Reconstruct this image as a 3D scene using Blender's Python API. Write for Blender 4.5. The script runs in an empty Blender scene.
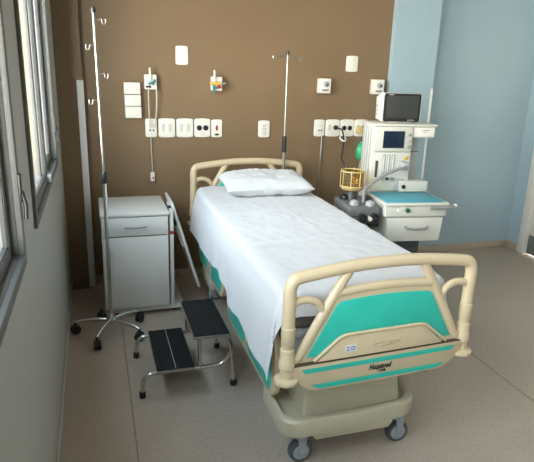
import bpy, bmesh, math, random
from mathutils import Vector, Matrix, noise
PI = math.pi
S = 1.1                      # everything is laid out with the lens at 1.6 m, then enlarged to true size
random.seed(7)
scn = bpy.context.scene
COL = scn.collection

# ------------------------------------------------------------------ materials
def mat(name, col, rough=0.5, metal=0.0, var=0.06, nscale=6.0, bump=0.0, bscale=60.0, spec=0.5, coat=0.0, transm=0.0, stretch=None, sheen=0.0):
    m = bpy.data.materials.new(name); m.use_nodes = True
    nt = m.node_tree; b = nt.nodes['Principled BSDF']
    b.inputs['Roughness'].default_value = rough; b.inputs['Metallic'].default_value = metal
    b.inputs['Specular IOR Level'].default_value = spec; b.inputs['Coat Weight'].default_value = coat
    b.inputs['Transmission Weight'].default_value = transm; b.inputs['Sheen Weight'].default_value = sheen
    tc = nt.nodes.new('ShaderNodeTexCoord'); mp = nt.nodes.new('ShaderNodeMapping')
    nt.links.new(tc.outputs['Object'], mp.inputs['Vector'])
    if stretch: mp.inputs['Scale'].default_value = stretch
    nz = nt.nodes.new('ShaderNodeTexNoise'); nz.inputs['Scale'].default_value = nscale; nz.inputs['Detail'].default_value = 5
    nt.links.new(mp.outputs['Vector'], nz.inputs['Vector'])
    rp = nt.nodes.new('ShaderNodeValToRGB')
    rp.color_ramp.elements[0].position = 0.3; rp.color_ramp.elements[1].position = 0.7
    rp.color_ramp.elements[0].color = tuple(c*(1-var) for c in col)+(1,)
    rp.color_ramp.elements[1].color = tuple(min(1, c*(1+var)) for c in col)+(1,)
    nt.links.new(nz.outputs['Fac'], rp.inputs['Fac']); nt.links.new(rp.outputs['Color'], b.inputs['Base Color'])
    if bump:
        n2 = nt.nodes.new('ShaderNodeTexNoise'); n2.inputs['Scale'].default_value = bscale; n2.inputs['Detail'].default_value = 3
        nt.links.new(mp.outputs['Vector'], n2.inputs['Vector'])
        bp = nt.nodes.new('ShaderNodeBump'); bp.inputs['Strength'].default_value = bump; bp.inputs['Distance'].default_value = 0.01
        nt.links.new(n2.outputs['Fac'], bp.inputs['Height']); nt.links.new(bp.outputs['Normal'], b.inputs['Normal'])
    return m

def glass_mat(name, tint=(0.93, 0.96, 0.95), gloss=0.10):
    m = bpy.data.materials.new(name); m.use_nodes = True; nt = m.node_tree
    for n in list(nt.nodes): nt.nodes.remove(n)
    out = nt.nodes.new('ShaderNodeOutputMaterial'); mx = nt.nodes.new('ShaderNodeMixShader')
    t = nt.nodes.new('ShaderNodeBsdfTransparent'); g = nt.nodes.new('ShaderNodeBsdfGlossy')
    t.inputs['Color'].default_value = tint+(1,); g.inputs['Roughness'].default_value = 0.03
    nz = nt.nodes.new('ShaderNodeTexNoise'); nz.inputs['Scale'].default_value = 2.0
    mr = nt.nodes.new('ShaderNodeMapRange'); mr.inputs['To Min'].default_value = gloss*0.8; mr.inputs['To Max'].default_value = gloss*1.2
    nt.links.new(nz.outputs['Fac'], mr.inputs['Value']); nt.links.new(mr.outputs['Result'], mx.inputs['Fac'])
    nt.links.new(t.outputs[0], mx.inputs[1]); nt.links.new(g.outputs[0], mx.inputs[2]); nt.links.new(mx.outputs[0], out.inputs[0])
    return m

def emit_mat(name, col, strength):
    m = bpy.data.materials.new(name); m.use_nodes = True; nt = m.node_tree
    b = nt.nodes['Principled BSDF']; b.inputs['Base Color'].default_value = (0.8, 0.8, 0.8, 1)
    b.inputs['Emission Color'].default_value = col+(1,); b.inputs['Emission Strength'].default_value = strength
    return m

M = {}
M['brown']   = mat('brown_paint', (0.228, 0.148, 0.080), 0.42, var=0.03, nscale=2.5, bump=0.05, bscale=90, spec=0.4)
M['blue']    = mat('blue_paint', (0.375, 0.485, 0.535), 0.40, var=0.02, nscale=2.0, bump=0.04, bscale=90, spec=0.45)
M['offwhite']= mat('offwhite_paint', (0.45, 0.435, 0.40), 0.5, var=0.02, nscale=2.0, bump=0.04, bscale=90)
M['ceil']    = mat('ceiling_paint', (0.52, 0.50, 0.46), 0.7, var=0.02)
M['alu']     = mat('window_aluminium', (0.115, 0.110, 0.098), 0.5, metal=0.0, var=0.05, nscale=9)
M['alu_dark']= mat('dark_gasket', (0.03, 0.03, 0.03), 0.6)
M['coving']  = mat('cream_baseboard', (0.46, 0.37, 0.28), 0.45, var=0.04)
M['pvc']     = mat('white_pvc', (0.84, 0.82, 0.78), 0.4, var=0.02)
M['doorwhite']=mat('door_white', (0.74, 0.71, 0.64), 0.4, var=0.02)
M['kick']    = mat('kick_plate_grey', (0.16, 0.17, 0.15), 0.5, var=0.1)
M['beige']   = mat('bed_beige_plastic', (0.60, 0.475, 0.30), 0.36, var=0.025, nscale=8, bump=0.03, bscale=160, spec=0.45)
M['beige2']  = mat('base_beige_plastic', (0.47, 0.415, 0.29), 0.40, var=0.03, nscale=7, bump=0.03, bscale=160)
M['teal']    = mat('teal_laminate', (0.028, 0.460, 0.350), 0.35, var=0.05, nscale=10)
M['seam']    = mat('seam_brown', (0.10, 0.065, 0.04), 0.7)
M['sheet']   = mat('white_cotton', (0.62, 0.61, 0.61), 0.9, var=0.015, nscale=14, bump=0.10, bscale=35, spec=0.15, sheen=0.15)
M['pillow']  = mat('pillow_cotton', (0.63, 0.625, 0.615), 0.9, var=0.015, nscale=14, bump=0.15, bscale=22, spec=0.15, sheen=0.15)
M['mattress']= mat('mattress_vinyl', (0.10, 0.09, 0.07), 0.5)
M['steel']   = mat('brushed_steel', (0.40, 0.37, 0.33), 0.36, metal=0.95, var=0.06, nscale=20)
M['chrome']  = mat('chrome_tube', (0.66, 0.65, 0.63), 0.2, metal=1.0, var=0.03)
M['greymetal']=mat('grey_enamel', (0.30, 0.30, 0.29), 0.45, metal=0.2)
M['darkmetal']=mat('dark_machine_grey', (0.085, 0.085, 0.085), 0.45, metal=0.3)
M['black']   = mat('black_rubber', (0.012, 0.012, 0.012), 0.55, var=0.2)
M['blackpl'] = mat('black_plastic', (0.016, 0.016, 0.018), 0.35, var=0.1)
M['tyre']    = mat('grey_tyre', (0.07, 0.075, 0.08), 0.55)
M['disc']    = mat('caster_disc_grey', (0.30, 0.32, 0.34), 0.4)
M['cabinet'] = mat('cabinet_laminate', (0.70, 0.685, 0.64), 0.42, var=0.02, nscale=5)
M['cabedge'] = mat('cabinet_gap', (0.07, 0.06, 0.05), 0.7)
M['mach']    = mat('machine_ivory', (0.66, 0.63, 0.55), 0.38, var=0.02)
M['machgrey']= mat('machine_grey_panel', (0.40, 0.41, 0.40), 0.42, var=0.04)
M['machmid'] = mat('machine_warm_grey', (0.27, 0.265, 0.25), 0.4, var=0.06)
M['machdark']= mat('machine_slate', (0.150, 0.150, 0.145), 0.4, var=0.08)
M['mat_blue']= mat('blue_rubber_mat', (0.085, 0.360, 0.440), 0.5, var=0.05, nscale=15)
M['screen']  = mat('dark_blue_screen', (0.012, 0.022, 0.045), 0.18, var=0.15)
M['screen2'] = mat('dark_grey_screen', (0.050, 0.050, 0.046), 0.3, var=0.05)
M['green']   = mat('green_rubber', (0.02, 0.33, 0.12), 0.4)
M['dkgreen'] = mat('dark_green_knob', (0.012, 0.10, 0.035), 0.4)
M['amber']   = mat('amber_plastic', (0.46, 0.35, 0.15), 0.25, var=0.1)
M['amberglass'] = glass_mat('amber_clear', (0.92, 0.82, 0.55), 0.12)
M['hose']    = mat('yellow_hose', (0.62, 0.46, 0.20), 0.45)
M['plate']   = mat('socket_white', (0.86, 0.81, 0.71), 0.35, var=0.015)
M['plateline']=mat('socket_inset', (0.66, 0.62, 0.53), 0.4)
M['red']     = mat('red_plastic', (0.45, 0.03, 0.02), 0.4)
M['yellow']  = mat('yellow_plastic', (0.65, 0.42, 0.06), 0.4)
M['tealknob']= mat('teal_knob', (0.03, 0.22, 0.22), 0.4)
M['cordwhite']=mat('white_cord', (0.62, 0.58, 0.50), 0.5)
M['tread']   = mat('black_ribbed_rubber', (0.018, 0.018, 0.017), 0.85, var=0.25, nscale=60, stretch=(6, 0.4, 1), bump=0.3, bscale=50, spec=0.15)
M['sticker'] = mat('white_sticker', (0.75, 0.75, 0.78), 0.5)
M['ink']     = mat('black_ink', (0.02, 0.02, 0.018), 0.6)
M['ink2']    = mat('grey_blue_ink', (0.16, 0.18, 0.28), 0.6)
M['glass']   = glass_mat('window_glass')
M['facade']  = mat('facade_tan', (0.080, 0.060, 0.038), 0.8, var=0.05, nscale=1.5)
M['stucco']  = mat('beige_stucco', (0.20, 0.150, 0.095), 0.85, var=0.06, nscale=20)
M['ground']  = mat('yard_concrete', (0.40, 0.37, 0.33), 0.9, var=0.1)
M['fillglow']= emit_mat('added_lamp_diffuser', (1.0, 0.93, 0.82), 1.5)  # glow for the added, unseen ceiling lamps

# floor: vinyl sheet with fine flecks
def floor_mat():
    m = bpy.data.materials.new('vinyl_floor'); m.use_nodes = True; nt = m.node_tree; b = nt.nodes['Principled BSDF']
    tc = nt.nodes.new('ShaderNodeTexCoord')
    mp = nt.nodes.new('ShaderNodeMapping'); mp.inputs['Scale'].default_value = (1.0, 0.5, 1.0); nt.links.new(tc.outputs['Object'], mp.inputs['Vector'])
    n1 = nt.nodes.new('ShaderNodeTexNoise'); n1.inputs['Scale'].default_value = 95; n1.inputs['Detail'].default_value = 4
    n2 = nt.nodes.new('ShaderNodeTexNoise'); n2.inputs['Scale'].default_value = 3; n2.inputs['Detail'].default_value = 4
    nt.links.new(mp.outputs[0], n1.inputs['Vector']); nt.links.new(tc.outputs['Object'], n2.inputs['Vector'])
    r1 = nt.nodes.new('ShaderNodeValToRGB'); e = r1.color_ramp.elements
    e[0].position = 0.35; e[0].color = (0.385, 0.310, 0.243, 1); e[1].position = 0.65; e[1].color = (0.450, 0.365, 0.290, 1)
    nt.links.new(n1.outputs['Fac'], r1.inputs['Fac'])
    mr = nt.nodes.new('ShaderNodeMapRange'); mr.inputs['To Min'].default_value = 0.93; mr.inputs['To Max'].default_value = 1.07
    nt.links.new(n2.outputs['Fac'], mr.inputs['Value'])
    mx = nt.nodes.new('ShaderNodeMix'); mx.data_type = 'RGBA'; mx.blend_type = 'MULTIPLY'; mx.inputs[0].default_value = 1
    nt.links.new(r1.outputs['Color'], mx.inputs[6]); nt.links.new(mr.outputs['Result'], mx.inputs[7])
    nt.links.new(mx.outputs[2], b.inputs['Base Color'])
    b.inputs['Roughness'].default_value = 0.38; b.inputs['Specular IOR Level'].default_value = 0.4
    return m
M['floor'] = floor_mat()
M['weld'] = mat('floor_weld', (0.235, 0.180, 0.140), 0.6)

# ------------------------------------------------------------------ mesh helpers
def NB(): return bmesh.new()

def box(bm, lo, hi, bev=0.0, seg=2, mtx=None):
    t = bmesh.new(); bmesh.ops.create_cube(t, size=1)
    for v in t.verts:
        v.co = Vector(((lo[i]+hi[i])/2 + v.co[i]*(hi[i]-lo[i]) for i in range(3)))
    if bev: bmesh.ops.bevel(t, geom=list(t.edges), offset=min(bev, 0.49*min(abs(hi[i]-lo[i]) for i in range(3))), segments=seg, profile=0.5, affect='EDGES')
    merge(bm, t, mtx)

def merge(bm, t, mtx=None):
    if mtx is not None: bmesh.ops.transform(t, matrix=mtx, verts=t.verts)
    me = bpy.data.meshes.new('tmp'); t.to_mesh(me); t.free(); bm.from_mesh(me); bpy.data.meshes.remove(me)

def prism(bm, pts, d0, d1, axis='y', bev=0.0, seg=2, mtx=None):
    """polygon pts (two coordinates) extruded along axis from d0 to d1. y: (x,z)  z: (x,y)  x: (y,z)"""
    t = bmesh.new()
    def P(p, d):
        return {'y': (p[0], d, p[1]), 'z': (p[0], p[1], d), 'x': (d, p[0], p[1])}[axis]
    a = [t.verts.new(P(p, d0)) for p in pts]; b = [t.verts.new(P(p, d1)) for p in pts]
    t.faces.new(a); t.faces.new(b[::-1]); n = len(pts)
    for i in range(n): t.faces.new((a[i], b[i], b[(i+1) % n], a[(i+1) % n]))
    bmesh.ops.recalc_face_normals(t, faces=t.faces)
    if bev:
        es = [e for e in t.edges if any(len(f.verts) == n and n > 4 or f in t.faces[:2] for f in e.link_faces)]
        t.faces.ensure_lookup_table(); caps = set(t.faces[:2])
        es = [e for e in t.edges if any(f in caps for f in e.link_faces)]
        bmesh.ops.bevel(t, geom=es, offset=bev, segments=seg, profile=0.5, affect='EDGES')
    merge(bm, t, mtx)

def smooth_path(pts, n=6, closed=False):
    """Catmull-Rom through the points"""
    P = [Vector(p) for p in pts]; out = []
    N = len(P); rng = N if closed else N-1
    for i in range(rng):
        p1, p2 = P[i], P[(i+1) % N]
        p0 = P[i-1] if (closed or i > 0) else p1*2-p2
        p3 = P[(i+2) % N] if (closed or i+2 < N) else p2*2-p1
        for k in range(n):
            t = k/n
            out.append(0.5*((2*p1)+(-p0+p2)*t+(2*p0-5*p1+4*p2-p3)*t*t+(-p0+3*p1-3*p2+p3)*t**3))
    if not closed: out.append(P[-1])
    return out

def round_path(pts, r, n=5):
    """polyline with rounded corners"""
    P = [Vector(p) for p in pts]; out = [P[0]]
    for i in range(1, len(P)-1):
        a, b, c = P[i-1], P[i], P[i+1]
        d1 = (a-b); d2 = (c-b); rr = min(r, d1.length*0.49, d2.length*0.49)
        p = b+d1.normalized()*rr; q = b+d2.normalized()*rr
        for k in range(n+1):
            t = k/n; out.append(p*(1-t)**2+b*2*t*(1-t)+q*t*t)
    out.append(P[-1]); return out

def tube(bm, pts, r, seg=10, caps=True, closed=False, sx=1.0, sy=1.0, up=None, mtx=None):
    """sweep a circle (or ellipse sx,sy) along pts; r number or list"""
    P = [Vector(p) for p in pts]; n = len(P)
    t = bmesh.new(); rings = []
    T = []
    for i in range(n):
        a = P[i-1] if (closed or i > 0) else P[i]; b = P[(i+1) % n] if (closed or i < n-1) else P[i]
        d = (b-a); T.append(d.normalized() if d.length > 1e-9 else Vector((0, 0, 1)))
    ref = Vector(up) if up else (Vector((0, 0, 1)) if abs(T[0].z) < 0.9 else Vector((1, 0, 0)))
    u = (ref-T[0]*ref.dot(T[0])).normalized()
    for i in range(n):
        if up: u = Vector(up)
        u = (u-T[i]*u.dot(T[i]))
        if u.length < 1e-6: u = T[i].orthogonal()
        u.normalize(); v = T[i].cross(u)
        rr = r[i] if isinstance(r, (list, tuple)) else r
        rings.append([t.verts.new(P[i]+u*(math.cos(2*PI*k/seg)*rr*sx)+v*(math.sin(2*PI*k/seg)*rr*sy)) for k in range(seg)])
    m = n if closed else n-1
    for i in range(m):
        A, B = rings[i], rings[(i+1) % n]
        for k in range(seg): t.faces.new((A[k], A[(k+1) % seg], B[(k+1) % seg], B[k]))
    if caps and not closed:
        t.faces.new(rings[0][::-1]); t.faces.new(rings[-1])
    bmesh.ops.recalc_face_normals(t, faces=t.faces)
    merge(bm, t, mtx)

def lathe(bm, prof, c, axis='z', seg=20, mtx=None):
    """profile [(r, h)...] revolved about axis through c"""
    t = bmesh.new(); rings = []
    for r, h in prof:
        if r < 1e-6: r = 1e-5
        ring = []
        for k in range(seg):
            a = 2*PI*k/seg; x, y = math.cos(a)*r, math.sin(a)*r
            ring.append(t.verts.new({'z': (x, y, h), 'y': (x, h, y), 'x': (h, x, y)}[axis]))
        rings.append(ring)
    for i in range(len(rings)-1):
        for k in range(seg): t.faces.new((rings[i][k], rings[i][(k+1) % seg], rings[i+1][(k+1) % seg], rings[i+1][k]))
    t.faces.new(rings[0][::-1]); t.faces.new(rings[-1])
    bmesh.ops.recalc_face_normals(t, faces=t.faces)
    bmesh.ops.translate(t, verts=t.verts, vec=Vector(c)); merge(bm, t, mtx)

def rrect(x0, z0, x1, z1, r, n=4):
    pts = []
    for cx, cz, a0 in ((x1-r, z1-r, 0), (x0+r, z1-r, 90), (x0+r, z0+r, 180), (x1-r, z0+r, 270)):
        for k in range(n+1):
            a = math.radians(a0+90*k/n); pts.append((cx+math.cos(a)*r, cz+math.sin(a)*r))
    return pts

def obj(name, bm, m, parent=None, smooth=True, loc=None):
    me = bpy.data.meshes.new(name); bm.to_mesh(me); bm.free()
    o = bpy.data.objects.new(name, me); COL.objects.link(o)
    me.materials.append(M[m] if isinstance(m, str) else m)
    if smooth and len(me.polygons):
        me.polygons.foreach_set('use_smooth', [True]*len(me.polygons))
        try: me.set_sharp_from_angle(angle=math.radians(38))
        except Exception: pass
    if parent is not None: o.parent = parent
    if loc is not None: o.location = loc
    return o

def thing(name, label, cat, loc=(0, 0, 0), rotz=0.0, group=None):
    o = bpy.data.objects.new(name, None); COL.objects.link(o); o.empty_display_size = 0.1
    o.location = loc; o.rotation_euler = (0, 0, rotz); o['label'] = label; o['category'] = cat
    if group: o['group'] = group
    return o

def tag(o, label, cat, group=None, loc=None):
    o['label'] = label; o['category'] = cat
    if group: o['group'] = group
    return o

def struct(name, bm, m, parent=None):
    o = obj(name, bm, m, parent)
    if parent is None: o['kind'] = 'structure'
    return o

def B(lo, hi, bev=0.0, seg=2, mtx=None):
    bm = NB(); box(bm, lo, hi, bev, seg, mtx); return bm
def T(pts, r, **k):
    bm = NB(); tube(bm, pts, r, **k); return bm
def L(prof, c, axis='z', seg=20, mtx=None):
    bm = NB(); lathe(bm, prof, c, axis, seg, mtx); return bm
def PR(pts, d0, d1, axis='y', bev=0.0, seg=2, mtx=None):
    bm = NB(); prism(bm, pts, d0, d1, axis, bev, seg, mtx); return bm

# ------------------------------------------------------------------ room shell
XL, XR, YB, YBLUE, YF, H = -0.22, 3.82, 4.06, 4.177, -2.4, 2.75
CY = 3.96      # face of the corner column
C2Y = 4.0      # face of the blue column
struct('floor', B((XL-0.2, YF-0.1, -0.1), (XR+0.2, YBLUE+0.2, 0)), 'floor')
struct('ceiling', B((XL-0.2, YF-0.1, H), (XR+0.2, YBLUE+0.2, H+0.1)), 'ceil')
struct('wall_back', B((-0.055, YB, 0), (2.28, YB+0.3, H)), 'brown')
struct('column_left', B((XL, CY, 0), (-0.055, YB+0.3, H)), 'brown')
struct('column_right', B((2.28, C2Y, 0), (2.67, YB+0.3, H)), 'blue')
struct('wall_back_right', B((2.67, YBLUE, 0), (XR+0.15, YBLUE+0.2, H)), 'blue')
struct('wall_front', B((XL-0.15, YF-0.15, 0), (XR+0.15, YF, H)), 'offwhite')

# left wall with three window openings
WINS = [(2.03, 3.33), (0.30, 1.63), (-1.75, -0.10)]
WZ0, WZ1 = 1.05, 2.35
bm = NB()
TH = 0.16
ys = [YF-0.15]+[v for w in reversed(WINS) for v in w]+[YB+0.3]
def leaf_wall(name, x0, x1, m):
    bm = NB(); box(bm, (x0, YF-0.15, 0), (x1, YB+0.3, WZ0)); box(bm, (x0, YF-0.15, WZ1), (x1, YB+0.3, H))
    for i in range(0, len(ys), 2): box(bm, (x0, ys[i], WZ0), (x1, ys[i+1], WZ1))
    struct(name, bm, m)
leaf_wall('wall_left', XL-0.03, XL, 'offwhite')
leaf_wall('wall_left_outer', XL-TH, XL-0.0305, 'stucco')

def bars(bm, y0, y1, z0, z1, w, x0, x1, bev=0.003):
    box(bm, (x0, y0, z0), (x1, y1, z0+w), bev); box(bm, (x0, y0, z1-w), (x1, y1, z1), bev)
    box(bm, (x0, y0, z0+w), (x1, y0+w, z1-w), bev); box(bm, (x0, y1-w, z0+w), (x1, y1, z1-w), bev)

def window(n, y0, y1):
    r = bpy.data.objects.new('window_%d' % n, None); COL.objects.link(r); r['kind'] = 'structure'
    bm = NB(); bars(bm, y0-0.02, y1+0.02, WZ0-0.02, WZ1+0.02, 0.034, XL-0.005, XL+0.012)
    bars(bm, y0+0.001, y1-0.001, WZ0+0.001, WZ1-0.001, 0.014, XL-0.07, XL-0.004)
    obj('window_frame', bm, 'alu', r)
    ym = (y0+y1)/2
    a, b = y0+0.0155, y1-0.0155; zz0, zz1 = WZ0+0.0155, WZ1-0.0155
    for k, (s0, s1, xc) in enumerate(((a, ym+0.02, XL-0.008), (ym-0.02, b, XL-0.032))):
        bm = NB(); bars(bm, s0, s1, zz0, zz1, 0.036, xc-0.010, xc+0.010)
        sh = obj('sash', bm, 'alu', r)
        obj('pane', B((xc-0.0015, s0+0.037, zz0+0.037), (xc+0.0015, s1-0.037, zz1-0.037)), 'glass', sh)
        bm = NB(); bars(bm, s0+0.035, s1-0.035, zz0+0.035, zz1-0.035, 0.005, xc-0.006, xc+0.006, 0)
        obj('gasket', bm, 'alu_dark', sh)
    bm = NB(); box(bm, (XL+0.002, ym-0.03, zz0+0.002), (XL+0.022, ym+0.03, zz0+0.035), 0.004)
    obj('latch', bm, 'machgrey', r)
    # black lever on the far stile
    bm = NB(); box(bm, (XL+0.011, y1-0.012, WZ0+0.17), (XL+0.019, y1+0.010, WZ0+0.25), 0.003)
    tube(bm, [(XL+0.018, y1-0.001, WZ0+0.20), (XL+0.026, y1-0.003, WZ0+0.16), (XL+0.024, y1-0.004, WZ0+0.12)], 0.006)
    obj('lever', bm, 'blackpl', r)
for i, w in enumerate(WINS): window(i+1, *w)

# right wall and its door
DY0, DY1, DZ = 3.06, 3.935, 2.02
bm = NB()
box(bm, (XR, YF-0.15, 0), (XR+0.15, DY0, H)); box(bm, (XR, DY1, 0), (XR+0.15, YBLUE, H)); box(bm, (XR, DY0, DZ), (XR+0.15, DY1, H))
struct('wall_right', bm, 'blue')
d = bpy.data.objects.new('door_1', None); COL.objects.link(d); d['kind'] = 'structure'
bm = NB()
box(bm, (XR-0.018, DY1-0.012, 0), (XR+0.10, DY1+0.075, DZ+0.075), 0.004); box(bm, (XR-0.018, DY0-0.075, 0), (XR+0.10, DY0+0.012, DZ+0.075), 0.004)
box(bm, (XR-0.018, DY0+0.012, DZ-0.012), (XR+0.10, DY1-0.012, DZ+0.075), 0.004)
obj('door_frame', bm, 'doorwhite', d)
obj('door_leaf', B((XR+0.02, DY0+0.014, 0.012), (XR+0.06, DY1-0.014, DZ-0.014), 0.002), 'doorwhite', d)
bm = NB(); box(bm, (XR+0.013, DY0+0.03, 0.014), (XR+0.021, DY1-0.018, 0.19), 0.002)
obj('kick_plate', bm, 'kick', d)
bm = NB(); lathe(bm, [(0.024, 0), (0.024, 0.008), (0.010, 0.01), (0.010, 0.04)], (XR+0.02, DY0+0.07, 1.0), 'x', 14, None)
obj('door_handle', T(round_path([(XR+0.02, DY0+0.07, 1.0), (XR-0.03, DY0+0.07, 1.0), (XR-0.03, DY0+0.19, 1.0)], 0.015), 0.009), 'steel', d); bm.free()

# baseboards
def cove(name, lo, hi, m='coving'): struct(name, B(lo, hi, 0.006), m)
cove('baseboard_back', (-0.055, YB-0.012, 0), (2.28, YB, 0.065))
cove('baseboard_back_right', (2.67, YBLUE-0.014, 0), (XR, YBLUE, 0.068))
cove('baseboard_column', (2.28, C2Y-0.012, 0), (2.67, C2Y, 0.068))
cove('baseboard_right', (XR-0.014, DY1+0.076, 0), (XR, YBLUE-0.014, 0.068))
cove('baseboard_left', (XL, YF, 0), (XL+0.010, CY, 0.055), 'offwhite')
# corner guards on the two columns
bm = NB(); box(bm, (-0.092, CY-0.006, 0.01), (-0.053, CY, 1.49), 0.002); box(bm, (-0.055, CY, 0.01), (-0.049, CY+0.04, 1.49), 0.002)
struct('trim_1', bm, 'pvc')
bm = NB(); box(bm, (2.652, C2Y-0.004, 0.07), (2.674, C2Y, 1.49), 0.002); box(bm, (2.67, C2Y, 0.07), (2.676, C2Y+0.04, 1.49), 0.002)
struct('trim_2', bm, 'pvc')
# welded seams of the floor sheet
bm = NB()
for (x0, y0), (x1, y1) in (((0.103, YF), (0.103, 3.44)), ((2.09, YF), (2.09, YB-0.02)), ((XL+0.01, 3.45), (0.6, 3.45))):
    w = 0.0032
    box(bm, (min(x0, x1)-w, min(y0, y1)-w, 0.0), (max(x0, x1)+w, max(y0, y1)+w, 0.0008))
struct('trim_3', bm, 'weld')
# outside: yard and the neighbouring facade seen edge-on through the panes
struct('exterior_ground', B((-14, -8, -3.2), (XL-TH-0.01, 16, -3.0)), 'ground')
bm = NB(); box(bm, (-20, 9.0, -3.2), (XL-0.3, 9.4, 14.0))
struct('exterior_facade', bm, 'facade')
# off-frame ceiling lamps, added to carry the warm fill light
for k, (x, y) in enumerate(((1.5, 2.9), (1.5, 0.4), (3.0, 1.6))):
    t = thing('added_ceiling_lamp', ['added unseen flat square ceiling lamp over the bed', 'added unseen flat square ceiling lamp over the open floor before the bed', 'added unseen flat square ceiling lamp toward the door'][k], 'lamp', (x, y, H))
    bm = NB(); box(bm, (-0.3, -0.3, -0.05), (0.3, 0.3, 0.0), 0.01); obj('housing', bm, 'pvc', t)
    obj('diffuser', B((-0.27, -0.27, -0.056), (0.27, 0.27, -0.0505), 0.002), 'fillglow', t)

# ------------------------------------------------------------------ hospital bed
BO = (1.052, 2.76, 0.0); BR = math.radians(-0.3)
bed = thing('hospital_bed', 'adjustable hospital bed with beige plastic ends, teal panels and casters', 'bed', BO, BR)
FY, HY = -1.03, 1.03

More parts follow.
